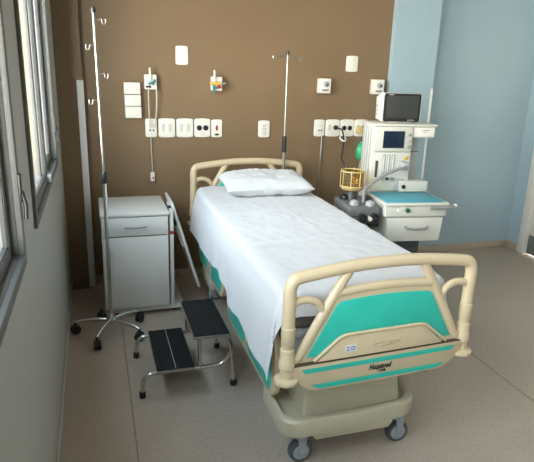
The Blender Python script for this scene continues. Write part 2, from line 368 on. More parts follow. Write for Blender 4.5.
def mirror(pts): return [(-x, z) for x, z in pts]
def endboard(name, yc, face, lettering):
    """beige moulded end: face = -1 looks toward -y"""
    # the tube frame is the board's own mesh
    bm = NB()
    XO = 0.402
    path = [(-XO, yc, 0.495), (-XO, yc, 0.70), (-XO, yc, 0.80), (-XO+0.001, yc, 0.846), (-XO+0.010, yc, 0.873), (-XO+0.032, yc, 0.889), (-0.30, yc, 0.899), (-0.15, yc, 0.915), (0, yc, 0.920)]
    path += [(-x, y, z) for x, y, z in path[-2::-1]]
    sp = smooth_path(path, 5)
    tube(bm, sp, [0.0245]*len(sp), seg=16, sx=0.92, sy=1.0, up=(0, 1, 0))
    board = obj(name, bm, 'beige', bed)
    f = face
    # struts, arcs and frame around the teal inlay
    bm = NB()
    for s in (-1, 1):
        tube(bm, smooth_path([(s*0.160, yc, 0.918), (s*0.172, yc, 0.888), (s*0.205, yc, 0.835), (s*0.300, yc, 0.668), (s*0.352, yc, 0.572), (s*0.375, yc, 0.555)], 5), 0.020, seg=12, sx=0.8, sy=1.0, up=(0, 1, 0))
        tube(bm, smooth_path([(s*0.388, yc, 0.785), (s*0.368, yc, 0.797), (s*0.330, yc, 0.800), (s*0.290, yc, 0.783), (s*0.262, yc, 0.745)], 5), 0.0155, seg=12, sx=0.85, sy=1.0, up=(0, 1, 0))
    tube(bm, smooth_path([(-0.215, yc, 0.812), (-0.10, yc, 0.821), (0, yc, 0.824), (0.10, yc, 0.821), (0.215, yc, 0.812)], 5), 0.019, seg=12, sx=0.8, sy=1.0, up=(0, 1, 0))
    obj('strut_frame', bm, 'beige', board)
    # backing panel, and the lower panel with rounded ends
    up_ = [(-0.378, 0.545), (-0.35, 0.59), (-0.222, 0.815), (-0.10, 0.822), (0, 0.824), (0.10, 0.822), (0.222, 0.815), (0.35, 0.59), (0.378, 0.545)]
    obj('upper_panel', PR(up_, yc-0.010, yc+0.010), 'beige', board)
    teal = [(-0.328, 0.566), (-0.212, 0.770), (-0.196, 0.781), (-0.10, 0.789), (0, 0.792), (0.10, 0.789), (0.196, 0.781), (0.212, 0.770), (0.328, 0.566)]
    a, b_ = (yc+f*0.010, yc+f*0.0135); obj('inlay', PR(teal, min(a, b_), max(a, b_), bev=0.001), 'teal', board)
    # raised trapezoid shield below the inlay
    trap = [(-0.284, 0.546), (-0.272, 0.560), (-0.192, 0.632), (-0.172, 0.640), (0.172, 0.640), (0.192, 0.632), (0.272, 0.560), (0.284, 0.546)]
    a, b_ = (yc+f*0.009, yc+f*0.026); sh = obj('shield', PR(trap, min(a, b_), max(a, b_), bev=0.004), 'beige', board)
    bm = NB(); tube(bm, round_path([(-0.300, yc+f*0.022, 0.552), (-0.186, yc+f*0.024, 0.646), (0.186, yc+f*0.024, 0.646), (0.300, yc+f*0.022, 0.552)], 0.03), 0.0065, seg=10)
    obj('rim', bm, 'beige', sh)
    low = [(-0.405, 0.538), (0.405, 0.538), (0.400, 0.520), (0.380, 0.490), (0.345, 0.452), (0.312, 0.430), (0.285, 0.422), (0, 0.418), (-0.285, 0.422), (-0.312, 0.430), (-0.345, 0.452), (-0.380, 0.490), (-0.400, 0.520)]
    lp = obj('lower_panel', PR(low, yc-0.024, yc+0.024, bev=0.006), 'beige', board)
    bm = NB(); box(bm, (-0.392, yc-0.0225, 0.5375), (0.392, yc+0.0225, 0.5412)); obj('seam', bm, 'seam', board)
    y0, y1 = sorted((yc+f*0.022, yc+f*0.0255))
    obj('stripe', PR([(-0.335, 0.504), (0.335, 0.504), (0.350, 0.524), (-0.350, 0.524)], y0, y1), 'teal', lp)
    obj('stripe', PR([(-0.270, 0.4305), (0.270, 0.4305), (0.308, 0.4505), (-0.308, 0.4505)], y0, y1), 'teal', lp)
    # post sleeves, collars and flanged feet
    for s in (-1, 1):
        bm = NB(); x = s*XO
        lathe(bm, [(0.0225, 0.700), (0.0265, 0.697), (0.0265, 0.630), (0.0235, 0.626), (0.0235, 0.612), (0.0275, 0.608), (0.0275, 0.568), (0.031, 0.563), (0.031, 0.532), (0.026, 0.526), (0.0265, 0.492), (0.046, 0.485), (0.0485, 0.478), (0.046, 0.470), (0.030, 0.462), (0.0, 0.460)], (x, yc, 0), seg=22)
        obj('post_sleeve', bm, 'beige', board)
    if lettering:
        y0, y1 = sorted((yc+f*0.0255, yc+f*0.0268))
        stk = obj('sticker', PR(rrect(-0.172, 0.572, -0.122, 0.600, 0.003), y0, y1), 'sticker', sh)
        bm = NB()
        for zz, xs in ((0.592, ((-0.167, -0.152), (-0.148, -0.128))), (0.585, ((-0.165, -0.158), (-0.15, -0.14), (-0.136, -0.127))), (0.578, ((-0.167, -0.15), (-0.145, -0.13)))):
            for x0, x1 in xs: box(bm, (x0, min(y0, y1)-0.0006, zz-0.002), (x1, y0+0.0002, zz+0.002))
        obj('printing', bm, 'ink2', stk)
        def text(body, size, loc, m, parent, ext, shear=0.0, name='lettering', sx=1.0):
            cu = bpy.data.curves.new(name, 'FONT'); cu.body = body; cu.size = size; cu.extrude = ext; cu.shear = shear; cu.align_x = 'CENTER'; cu.align_y = 'CENTER'; cu.resolution_u = 3
            cu.offset = 0.0006
            o = bpy.data.objects.new(name, cu); COL.objects.link(o)
            dg = bpy.context.evaluated_depsgraph_get(); me = bpy.data.meshes.new_from_object(o.evaluated_get(dg))
            bpy.data.objects.remove(o); bpy.data.curves.remove(cu)
            me.transform(Matrix.Translation(Vector(loc)) @ Matrix.Rotation(PI/2, 4, 'X') @ Matrix.Diagonal((sx, 1, 1, 1)))
            o = bpy.data.objects.new(name, me); COL.objects.link(o); me.materials.clear(); me.materials.append(M[m]); o.parent = parent
            return o
        text('Hospimed', 0.034, (-0.008, yc-0.0255, 0.484), 'ink', lp, 0.0008, 0.35, 'script', 0.72)
        text('Ltda', 0.016, (0.006, yc-0.0255, 0.464), 'ink', lp, 0.0006, 0.25, 'script', 1.0)
        text('hospimed', 0.044, (0.012, yc-0.0265, 0.590), 'beige', sh, 0.0022, 0.0, 'embossed_word', 0.72)
    return board
foot = endboard('footboard', 0.0, -1, True)
foot.location = (0.0, FY, -0.008); foot.rotation_euler = (0, 0, math.radians(3.0))
head = endboard('headboard', 0.0, -1, False)
head.location = (0.0, HY, 0.036); head.rotation_euler = (0, 0, math.radians(1.0))

# mattress deck, centre frame and lift column
bm = NB(); box(bm, (-0.35, -0.965, 0.585), (0.35, 0.945, 0.615), 0.008)
obj('deck', bm, 'greymetal', bed)
bm = NB()
for s in (-1, 1):
    box(bm, (s*0.30-0.02, -0.99, 0.50), (s*0.30+0.02, 0.99, 0.585), 0.004)
for y in (-0.985, -0.45, 0.0, 0.45, 0.985): box(bm, (-0.325, y-0.02, 0.51), (0.325, y+0.02, 0.565), 0.004)
for y in (FY, HY):
    s = -1 if y < 0 else 1
    for x in (-0.2, 0.2): box(bm, (x-0.02, min(y-s*0.02, y-s*0.08), 0.51), (x+0.02, max(y-s*0.02, y-s*0.08), 0.56))
obj('bed_frame', bm, 'greymetal', bed)
# moulded base with bowed front
def base_outline(w, y0, y1, bow, r=0.07, n=8):
    pts = []
    for k in range(n+1):            # bowed front edge
        x = -w+r + (2*w-2*r)*k/n; pts.append((x, y0-bow*(1-(x/w)**2)))
    for k in range(1, 6):
        a = math.radians(-90+90*k/5); pts.append((w-r+math.cos(a)*r, y0+r*1.0+math.sin(a)*r))
    pts += [(w, y1-0.05), (w-0.05, y1), (-w+0.05, y1), (-w, y1-0.05)]
    for k in range(0, 5):
        a = math.radians(180+90*k/5); pts.append((-w+r+math.cos(a)*r, y0+r+math.sin(a)*r))
    return pts
base_parent = None
bm = NB(); t = bmesh.new()
BX = -0.068
def ring(w, y0, y1, bow, z): return [(x+BX, y+(0.045*x if y < 0 else 0), z) for x, y in base_outline(w, y0, y1, bow)]
lay = [ring(0.300, -0.972, -0.66, 0.010, 0.150), ring(0.316, -0.992, -0.66, 0.012, 0.160), ring(0.318, -0.998, -0.66, 0.014, 0.228), ring(0.312, -0.992, -0.66, 0.014, 0.239), ring(0.300, -0.978, -0.66, 0.012, 0.241), ring(0.290, -0.968, -0.66, 0.010, 0.234), ring(0.286, -0.962, -0.66, 0.010, 0.215)]
rv = [[t.verts.new(p) for p in l] for l in lay]
for i in range(len(rv)-1):
    n = len(rv[i])
    for k in range(n): t.faces.new((rv[i][k], rv[i][(k+1) % n], rv[i+1][(k+1) % n], rv[i+1][k]))
t.faces.new(rv[0][::-1]); t.faces.new(rv[-1])
bmesh.ops.recalc_face_normals(t, faces=t.faces); merge(bm, t)
# lower skirt between the casters
sk = [(-0.19, 0.165), (0.19, 0.165), (0.185, 0.150), (0.168, 0.128), (-0.168, 0.128), (-0.185, 0.150)]
prism(bm, [(x+BX, z) for x, z in sk], -0.998, -0.88, bev=0.006)
bs = obj('base_cover', bm, 'beige2', bed)
obj('base_beam', B((-0.20+BX, -0.67, 0.13), (0.20+BX, 0.60, 0.21), 0.012), 'beige2', bed)
obj('rear_base_cover', B((-0.30+BX, 0.585, 0.14), (0.30+BX, 0.93, 0.235), 0.03, 3), 'beige2', bed)
# raised housing behind the rim
def taper_box(bm, x0, x1, y0, y1, z0, z1, ix, iy, bev):
    t = bmesh.new(); bmesh.ops.create_cube(t, size=1)
    for v in t.verts:
        u = v.co.z+0.5; top = v.co.z > 0
        cx, cy = (x0+x1)/2, (y0+y1)/2; hx, hy = (x1-x0)/2-(ix if top else 0), (y1-y0)/2-(iy if top else 0)
        v.co = Vector((cx+(hx if v.co.x > 0 else -hx), cy+(hy if v.co.y > 0 else -hy), z1 if top else z0))
    bmesh.ops.bevel(t, geom=list(t.edges), offset=bev, segments=3, profile=0.5, affect='EDGES'); merge(bm, t)
bm = NB(); taper_box(bm, -0.285, 0.178, -0.952, -0.45, 0.200, 0.405, 0.022, 0.02, 0.018)
obj('column_housing', bm, 'beige2', bed)
for y in (-0.62, 0.62):
    bm = NB(); box(bm, (-0.07, y-0.07, 0.255), (0.07, y+0.07, 0.40), 0.01); box(bm, (-0.05, y-0.05, 0.39), (0.05, y+0.05, 0.585), 0.006)
    obj('lift_column', bm, 'greymetal', bed)
# casters
def bed_caster(x, y):
    bm = NB()
    lathe(bm, [(0.0, 0.155), (0.022, 0.155), (0.022, 0.135), (0.03, 0.132), (0.03, 0.12), (0.0, 0.12)], (x, y, 0))
    for s in (-1, 1): prism(bm, [(x-0.018, 0.125), (x+0.022, 0.125), (x+0.012, 0.045), (x-0.008, 0.045)], y+s*0.024-0.003, y+s*0.024+0.003)
    c = obj('caster', bm, 'disc', bed)
    bm = NB(); lathe(bm, [(0.036, -0.019), (0.049, -0.017), (0.0525, -0.008), (0.0525, 0.008), (0.049, 0.017), (0.036, 0.019)], (x, y, 0.0528), 'y', 28)
    obj('tyre', bm, 'tyre', c)
    bm = NB(); lathe(bm, [(0.0, -0.0215), (0.010, -0.0215), (0.012, -0.020), (0.036, -0.0195), (0.037, 0.0), (0.036, 0.0195), (0.012, 0.020), (0.0, 0.0215)], (x, y, 0.0528), 'y', 24)
    obj('wheel_disc', bm, 'disc', c)
for x, y in ((-0.285, -0.945), (0.185, -0.930), (-0.285, 0.80), (0.185, 0.80)): bed_caster(x, y)
# lowered side rails, two on each flank
def side_rail(xs, y0, y1, zt, zb, tealin):
    n = 6
    pts = rrect(y0, zb, y1, zt, 0.09, 5)
    bm = NB(); prism(bm, pts, xs-0.016, xs+0.016, 'x', bev=0.007)
    r = obj('side_rail', bm, 'beige', bed)
    s = -1 if xs < 0 else 1
    a, b_ = sorted((xs+s*0.0155, xs+s*0.0185))
    for (u0, u1) in tealin:
        bm = NB(); prism(bm, rrect(y0+(y1-y0)*u0, zb+0.028, y0+(y1-y0)*u1, zt-0.03, 0.05, 4), a, b_, 'x', bev=0.001); obj('inlay', bm, 'teal', r)
    for yy in (y0+0.2*(y1-y0), y1-0.2*(y1-y0)):
        bm = NB(); tube(bm, round_path([(xs, yy, zb+0.12), (xs-s*0.028, yy, zb+0.12), (xs-s*0.030, yy, 0.54), (s*0.318, yy, 0.54)], 0.004), 0.011)
        obj('rail_link', bm, 'steel', r)
for s in (-1, 1):
    side_rail(s*0.376, -0.885, -0.02, 0.56, 0.252, ((0.045, 0.50), (0.55, 0.95)))
    side_rail(s*0.374, 0.10, 0.90, 0.56, 0.290, ((0.05, 0.44), (0.58, 0.95)))
# coiled hand-control cord under the left edge
pts = [(-0.396+0.007*math.cos(k*0.9), 0.42+0.004*math.sin(k*0.2)+0.007*math.sin(k*0.9), 0.50-k*0.0022) for k in range(160)]
obj('coiled_cord', T(pts, 0.0026, seg=5), 'machgrey', bed)

# mattress, sheet and pillow lie on the bed
mt = thing('mattress', 'dark mattress under the white sheet on the hospital bed', 'mattress', BO, BR)
obj('core', B((-0.350, -0.945, 0.6155), (0.335, 0.940, 0.765), 0.03, 4), 'mattress', mt)

def make_sheet():
    xa, xb, ya, yb = -0.350, 0.352, -0.90, 0.915
    top = 0.778; r = 0.045
    def hemL(y):
        u = (y-ya)/(yb-ya)
        K = [(0, .385), (.12, .372), (.25, .365), (.36, .355), (.46, .315), (.55, .300), (.65, .325), (.80, .325), (.92, .335), (1, .335)]
        for (a, p), (b, q) in zip(K, K[1:]):
            if u <= b:
                w = max(0, (u-a)/(b-a)); w = w*w*(3-2*w); return p+(q-p)*w+0.005*math.sin(u*23)
        return K[-1][1]
    OR, OF, OH = 0.27, 0.13, 0.06
    NU, NV, NO = 40, 110, 22
    us = [-1+i/NO for i in range(NO)]+[i/NU for i in range(NU+1)]+[1+(i+1)/NO for i in range(NO)]
    vs = [-1+i/14 for i in range(14)]+[i/NV for i in range(NV+1)]+[1+(i+1)/4 for i in range(4)]
    t = bmesh.new(); grid = []
    for v in vs:
        row = []
        for u in us:
            yc = ya+(yb-ya)*min(max(v, 0), 1); q = max(0, 1-(yc-ya)/0.5); xc = xa+(xb-0.05*q*q-xa)*min(max(u, 0), 1)
            dx = 0
            if u < 0: dx = u*hemL(yc)
            elif u > 1: dx = (u-1)*(OR-0.06*q)
            dy = v*OF if v < 0 else ((v-1)*OH if v > 1 else 0)
            d = math.hypot(dx, dy)
            w = Vector((xc*7, yc*7, 0.3))
            zt = top+0.006*noise.noise(Vector((xc*5, yc*3, 1.0)))+0.008*abs(noise.noise(Vector((xc*13+yc*5, yc*9-xc*4, 4.0))))+0.008*(1-(xc/xb)**2)
            # pressed fold lines across the sheet
            for yl, am, wd in ((-0.30, 0.006, 0.014), (0.28, 0.005, 0.014), (-0.72, 0.004, 0.012)):
                zt += am*math.exp(-((yc-yl-0.02*math.sin(xc*6))/wd)**2)
            zt += 0.004*math.exp(-((xc-0.05)/0.012)**2)
            if yc > 0.55: zt += 0.02*((yc-0.55)/0.4)**2
            if d < 1e-6:
                row.append(t.verts.new((xc, yc, zt))); continue
            nx, ny = dx/d, dy/d
            arc = r*PI/2
            if d < arc:
                a = d/r; out = r*math.sin(a); dz = r*(1-math.cos(a))
            else:
                out = r; dz = r+(d-arc)
            k = max(0, d-arc)
            side = yc*1.0 if abs(nx) > abs(ny) else xc
            ang = math.atan2(ny, nx)
            rip = noise.noise(Vector((side*6.5+ang*0.8, 7.0 if nx < 0 else 3.0, d*0.8)))*0.5+0.5*math.sin(side*21+ang*3+2.0*math.sin(side*5))
            flare = k*0.10+k*0.05*rip+0.006+0.012*min(1, k/0.08)
            row.append(t.verts.new((xc+nx*(out+flare), yc+ny*(out+flare*(0.45 if abs(ny) > 0.5 else 1)), zt-dz)))
        grid.append(row)
    for i in range(len(grid)-1):
        for j in range(len(grid[0])-1):
            t.faces.new((grid[i][j], grid[i][j+1], grid[i+1][j+1], grid[i+1][j]))
    bmesh.ops.recalc_face_normals(t, faces=t.faces)
    # give the cloth thickness
    bmesh.ops.solidify(t, geom=list(t.faces), thickness=0.002)
    return t
sh = obj('bed_sheet', make_sheet(), 'sheet', None); sh.location = BO; sh.rotation_euler = (0, 0, BR)
tag(sh, 'white cotton sheet spread over the bed, hanging down its left side', 'bed sheet')

def make_pillow(w, d, h):
    t = bmesh.new(); NX, NY = 40, 28
    top, bot = [], []
    for side, store in ((1, top), (-1, bot)):
        for i in range(NX+1):
            row = []
            for j in range(NY+1):
                u = -1+2*i/NX; v = -1+2*j/NY
                edge = max(0, (1-u**4)*(1-v**4))
                z = side*h*0.5*edge**0.55
                pin = 1-0.05*(1-abs(v))**1*abs(u)**6
                x = u*w/2*(1-0.05*(1-v*v)*u*u); y = v*d/2*(1-0.07*(1-u*u)*v*v)
                z += 0.010*noise.noise(Vector((u*3.2, v*2.6, side*2.0)))*edge**0.4
                z += 0.011*noise.noise(Vector((u*8+v*3, v*7, side*5.0)))*edge**0.4
                z += -0.012*edge*math.exp(-((u-0.15+0.1*v)/0.10)**2)*max(0, -v)*side
                row.append(t.verts.new((x, y, z)))
            store.append(row)
    for store, flip in ((top, False), (bot, True)):
        for i in range(NX):
            for j in range(NY):
                q = (store[i][j], store[i+1][j], store[i+1][j+1], store[i][j+1]); t.faces.new(q[::-1] if flip else q)
    bmesh.ops.remove_doubles(t, verts=t.verts, dist=0.0008)
    bmesh.ops.recalc_face_normals(t, faces=t.faces)
    return t
pw = obj('pillow', make_pillow(0.60, 0.37, 0.135), 'pillow', None)
pw.location = (1.100, 3.505, 0.856); pw.rotation_euler = (math.radians(5), 0, math.radians(-1.5))
tag(pw, 'plump white pillow at the head of the bed', 'pillow')

# drip pole plugged in at the head of the bed
px, py = 1.312, 3.744
t = thing('drip_pole', 'slim steel drip pole with two hooks rising at the bed head', 'drip pole', (px, py, 0.566))
obj('pole', T([(0, 0, 0.0), (0, 0, 1.139)], 0.0075, seg=12), 'steel', t)
obj('lower_tube', T([(0, 0, 0.0), (0, 0, 0.474)], 0.0115, seg=12), 'steel', t)
obj('sleeve', L([(0.0, 0.459), (0.0165, 0.459), (0.0165, 0.569), (0.012, 0.574), (0.0, 0.574)], (0, 0, 0)), 'blackpl', t)
obj('cap', L([(0.0, 1.134), (0.011, 1.134), (0.011, 1.156), (0.0, 1.162)], (0, 0, 0)), 'blackpl', t)
for s in (-1, 1):
    hk = smooth_path([(0, 0, 1.122), (s*0.05, 0, 1.124), (s*0.078, 0, 1.122), (s*0.088, 0, 1.106), (s*0.094, 0, 1.098), (s*0.106, 0, 1.106), (s*0.106, 0, 1.124)], 4)
    obj('hook', T(hk, 0.0034, seg=7), 'steel', t)

# ------------------------------------------------------------------ wheeled drip stand
IX, IY = 0.038, 3.200
t = thing('drip_stand', 'tall steel drip stand on five black casters in front of the cabinet', 'drip stand', (IX, IY, 0))
obj('pole', T([(0, 0, 0.09), (0.004, 0, 0.97)], 0.0115, seg=14), 'chrome', t)
obj('upper_pole', T([(0.004, 0, 0.96), (-0.006, 0, 1.86)], 0.0075, seg=12), 'steel', t)
obj('clamp_collar', L([(0.0, 0.945), (0.016, 0.945), (0.018, 0.955), (0.018, 0.995), (0.012, 1.010), (0.0, 1.010)], (0.004, 0, 0)), 'blackpl', t)
obj('cap', L([(0.0, 1.855), (0.013, 1.855), (0.013, 1.872), (0.008, 1.882), (0, 1.884)], (-0.006, 0, 0)), 'blackpl', t)
for s, z in ((1, 1.822), (-1, 1.69), (1, 1.545), (-1, 1.405)):
    hk = smooth_path([(0.004-0.0105*(z-0.96)/0.9, 0, z), (s*0.020, 0, z-0.001), (s*0.028, 0, z+0.004), (s*0.034, 0, z+0.001), (s*0.037, 0, z-0.016), (s*0.046, 0, z-0.022), (s*0.053, 0, z-0.012), (s*0.052, 0, z+0.004)], 4)
    obj('hook', T(hk, 0.0026, seg=7), 'steel', t)
obj('hub', L([(0.0, 0.070), (0.024, 0.070), (0.028, 0.080), (0.028, 0.105), (0.018, 0.125), (0, 0.125)], (0, 0, 0)), 'chrome', t)
for a in (33, 104, 170, 246, 317):
    a = math.radians(a); c, s = math.cos(a), math.sin(a); R_ = 0.214
    leg = obj('leg', T(smooth_path([(c*0.02, s*0.02, 0.092), (c*0.11, s*0.11, 0.092), (c*0.19, s*0.19, 0.082), (c*R_, s*R_, 0.074)], 4), 0.0095, seg=10, sx=1.1, sy=0.9), 'chrome', t)
    bm = NB(); lathe(bm, [(0, 0.078), (0.009, 0.078), (0.011, 0.06), (0.007, 0.05), (0.0, 0.05)], (c*R_, s*R_, 0), seg=12)
    # twin-wheel caster
    mt_ = Matrix.Translation((c*R_, s*R_, 0.0291)) @ Matrix.Rotation(a+0.5, 4, 'Z')
    for k in (-1, 1): lathe(bm, [(0.0, -0.009), (0.025, -0.009), (0.0288, -0.005), (0.0288, 0.005), (0.025, 0.009), (0, 0.009)], (0, k*0.0115, 0), 'y', 18, mt_)
    box(bm, (-0.015, -0.005, -0.005), (0.017, 0.005, 0.03), 0.004, 2, mt_)
    obj('caster', bm, 'black', leg)

# ------------------------------------------------------------------ bedside cabinet with hinged meal tray
CX0, CX1, CFY, CBY, CZ = 0.005, 0.432, 3.40, 3.88, 0.705
t = thing('bedside_cabinet', 'white bedside cabinet with one drawer and one door, drip stand before it', 'cabinet', ((CX0+CX1)/2, (CFY+CBY)/2, 0))
ox, oy = (CX0+CX1)/2, (CFY+CBY)/2
hw, hd = (CX1-CX0)/2, (CBY-CFY)/2
obj('body', B((-hw+0.006, -hd+0.018, 0.05), (hw-0.006, hd, CZ-0.022), 0.003), 'cabinet', t)
obj('gap', B((-hw+0.02, -hd+0.012, 0.06), (hw-0.02, -hd+0.019, CZ-0.028)), 'cabedge', t)
obj('top', B((-hw, -hd, CZ-0.022), (hw, hd, CZ), 0.004), 'cabinet', t)
dr = obj('drawer', B((-hw+0.010, -hd, CZ-0.148), (hw-0.010, -hd+0.017, CZ-0.028), 0.003), 'cabinet', t)
def bow_handle(pts, r, par, m='steel', name='handle'): return obj(name, T(smooth_path(pts, 5), r, seg=8), m, par)
bow_handle([(-0.062, -hd, CZ-0.088), (-0.06, -hd-0.018, CZ-0.088), (0, -hd-0.026, CZ-0.088), (0.06, -hd-0.018, CZ-0.088), (0.062, -hd, CZ-0.088)], 0.0055, dr, 'machmid')
do = obj('door', B((-hw+0.010, -hd, 0.062), (hw-0.010, -hd+0.017, CZ-0.156), 0.003), 'cabinet', t)
bow_handle([(-hw+0.046, -hd, 0.485), (-hw+0.046, -hd-0.014, 0.482), (-hw+0.046, -hd-0.018, 0.435), (-hw+0.046, -hd-0.014, 0.392), (-hw+0.046, -hd, 0.389)], 0.006, do, 'machmid')
# side post that carries the tray, its sliding base
bm = NB(); box(bm, (hw+0.004, -hd+0.02, 0.05), (hw+0.028, -hd+0.055, CZ+0.01), 0.004); obj('tray_post', bm, 'cabinet', t)
bm = NB(); box(bm, (-hw+0.03, -hd+0.03, 0.018), (hw+0.095, hd-0.03, 0.049), 0.006); obj('plinth', bm, 'cabinet', t)
for x in (-hw+0.07, hw+0.03):
    for y in (-hd+0.07, hd-0.07): obj('glide', L([(0, 0.0), (0.016, 0.0), (0.018, 0.004), (0.018, 0.018), (0, 0.0181)], (x, y, 0), seg=14), 'black', t)
bm = NB(); lathe(bm, [(0, 0), (0.012, 0), (0.014, 0.006), (0.010, 0.014), (0, 0.015)], (hw+0.016, -hd+0.018, 0.56), 'y', 14, Matrix.Identity(4)); obj('release_knob', bm, 'red', t)
# the tray hangs folded, leaning outward at its foot
tilt = Matrix.Translation((hw+0.018, 0.0, 0.742)) @ Matrix.Rotation(math.radians(-16.5), 4, 'Y')
tr = obj('meal_tray', B((0.0, -0.17, -0.63), (0.018, 0.16, 0.0), 0.004, 2, tilt), 'cabinet', t)
bm = NB(); box(bm, (-0.012, -0.10, -0.34), (0.0, 0.10, -0.05), 0.004, 2, tilt); obj('tray_bracket', bm, 'pvc', tr)
bm = NB(); box(bm, (-0.020, -0.15, -0.16), (-0.004, -0.12, -0.02), 0.003, 2, tilt); obj('hinge_arm', bm, 'blackpl', tr)

# ------------------------------------------------------------------ two-step stool
t = thing('step_stool', 'two-tread chrome step stool with black ribbed rubber treads by the bed', 'step stool', (0.40, 2.65, 0))
def L0(x, y, z): return (x-0.40, y-2.65, z)
SY0, SY1 = 2.445, 2.865
zl, zu = 0.155, 0.320
for nm, x0, x1, z in (('lower', 0.228, 0.424, zl), ('upper', 0.414, 0.602, zu)):
    st = obj('step', B(L0(x0, SY0-0.030, z-0.018), L0(x1, SY1, z-0.003), 0.004), 'steel', t)
    bm = NB(); box(bm, L0(x0+0.004, SY0-0.026, z-0.004), L0(x1-0.004, SY1-0.004, z), 0.0015)
    k = 0
    x = x0+0.010
    while x < x1-0.008:
        w_ = 0.0025
        if abs(x-(x0+x1)/2) > 0.004: box(bm, L0(x-w_, SY0-0.024, z-0.001), L0(x+w_, SY1-0.006, z+0.0016))
        x += 0.0085
    obj('rubber_mat', bm, 'tread', st)
    if nm == 'lower':
        bm = NB(); box(bm, L0((x0+x1)/2-0.0012, SY0-0.024, z+0.0001), L0((x0+x1)/2+0.0012, SY1-0.006, z+0.0008)); obj('centre_strip', bm, 'machgrey', st)
for y in (SY0+0.006, SY1-0.006):
    p = round_path([L0(0.163, y, 0.014), L0(0.172, y, zl-0.026), L0(0.42, y, zl-0.028), L0(0.625, y, zl-0.028)], 0.09, 7)
    p = p[:-1]
    p = round_path([L0(0.160, y, 0.014), L0(0.168, y, zl-0.028), L0(0.43, y, zl-0.030)], 0.075, 7)+round_path([L0(0.46, y, zl-0.030), L0(0.575, y, zl-0.026), L0(0.620, y, zl+0.06), L0(0.592, y, zu-0.024)], 0.06, 6)
    obj('leg', T(p, 0.0105, seg=10), 'chrome', t)
    obj('leg', T(round_path([L0(0.585, y, zu-0.026), L0(0.612, y, zu-0.07), L0(0.628, y, 0.014)], 0.05, 6), 0.0105, seg=10), 'chrome', t)
    obj('upright', T([L0(0.452, y, zl-0.034), L0(0.448, y, zu-0.020)], 0.0095, seg=10), 'chrome', t)
    for x in (0.160, 0.628):
        obj('rubber_foot', L([(0, 0.0), (0.0155, 0.0), (0.017, 0.004), (0.0155, 0.030), (0.012, 0.033), (0, 0.033)], L0(x, y, 0), seg=14), 'black', t)
for x, z in ((0.30, zl-0.030), (0.448, zu-0.028), (0.612, zu-0.09)): obj('crossbar', T([L0(x, SY0+0.006, z), L0(x, SY1-0.006, z)], 0.008), 'chrome', t)

# ------------------------------------------------------------------ anaesthesia machine
MO = (1.972, 2.986, 0); MR = math.radians(-7)
m_ = thing('anaesthesia_machine', 'ivory anaesthesia machine with blue work surface and drawer between bed and wall', 'medical machine', MO, MR)
def mb(name, lo, hi, m, bev=0.004, par=None, seg=2): return obj(name, B(lo, hi, bev, seg), m, par or m_)
# chassis
bm = NB(); box(bm, (-0.21, 0.02, 0.085), (0.20, 0.66, 0.15), 0.02); obj('wheel_base', bm, 'machmid', m_)
mb('pedestal', (-0.13, 0.10, 0.15), (0.10, 0.60, 0.56), 'darkmetal', 0.01)
for x in (-0.17, 0.16):
    for y in (0.07, 0.60):
        bm = NB(); lathe(bm, [(0, -0.014), (0.034, -0.014), (0.04, -0.008), (0.04, 0.008), (0.034, 0.014), (0, 0.014)], (x, y, 0.0402), 'x', 18); box(bm, (x-0.012, y-0.012, 0.045), (x+0.012, y+0.012, 0.10), 0.003)
        obj('caster', bm, 'black', m_)
# drawer case, drawer, work top
mb('drawer_case', (-0.19, 0.02, 0.545), (0.178, 0.40, 0.705), 'mach', 0.006)
bm = NB(); prism(bm, [(-0.196, 0.700), (0.198, 0.700), (0.184, 0.540), (-0.182, 0.540)], 0.0, 0.022, bev=0.004)
dw = obj('drawer', bm, 'mach', m_)
bow_handle([(-0.064, 0.0, 0.640), (-0.06, -0.014, 0.636), (-0.03, -0.02, 0.630), (0.0, -0.022, 0.628), (0.05, -0.02, 0.630), (0.085, -0.014, 0.636), (0.089, 0.0, 0.640)], 0.0075, dw, 'machmid')
mb('table_apron', (-0.212, -0.004, 0.708), (0.214, 0.40, 0.785), 'mach', 0.008, None, 3)
tp = mb('work_surface', (-0.224, -0.016, 0.780), (0.226, 0.345, 0.800), 'mach', 0.007, None, 3)
mb('blue_mat', (-0.205, 0.004, 0.7995), (0.205, 0.330, 0.8035), 'mat_blue', 0.0015, tp)
obj('green_knob', L([(0, 0.004), (0.014, 0.004), (0.014, -0.012), (0.012, -0.016), (0, -0.016)], (-0.061, -0.004, 0.752), 'y'), 'dkgreen', m_)
obj('knob_ring', L([(0.020, 0.003), (0.020, -0.003), (0.0, -0.003)], (-0.061, -0.004, 0.752), 'y'), 'machgrey', m_)
mb('label_plate', (-0.135, -0.0065, 0.742), (-0.10, -0.0035, 0.762), 'pvc', 0.001)
gh = obj('grab_handle', T(round_path([(0.085, -0.030, 0.772), (0.235, -0.030, 0.772), (0.262, -0.005, 0.776)], 0.02), 0.0115, seg=12, sy=0.8), 'machmid', m_)
bm = NB(); lathe(bm, [(0, -0.012), (0.010, -0.010), (0.014, 0), (0.010, 0.010), (0, 0.012)], (0.272, 0.0, 0.777), 'x', 14); obj('handle_end', bm, 'pvc', gh)
bm = NB(); box(bm, (0.12, -0.030, 0.76), (0.16, 0.0, 0.775), 0.003); obj('bracket', bm, 'machmid', gh)
# column body above the table
mb('column_body', (-0.200, 0.350, 0.50), (0.082, 0.560, 1.255), 'mach', 0.008)
mb('top_deck', (-0.206, 0.325, 1.254), (0.255, 0.57, 1.271), 'mach', 0.006)
# left flank channels
bm = NB()
for y in (0.39, 0.435, 0.48, 0.525): obj('side_channel', B((-0.204, y-0.006, 0.82), (-0.199, y+0.006, 1.24), 0.002), 'machgrey', m_)
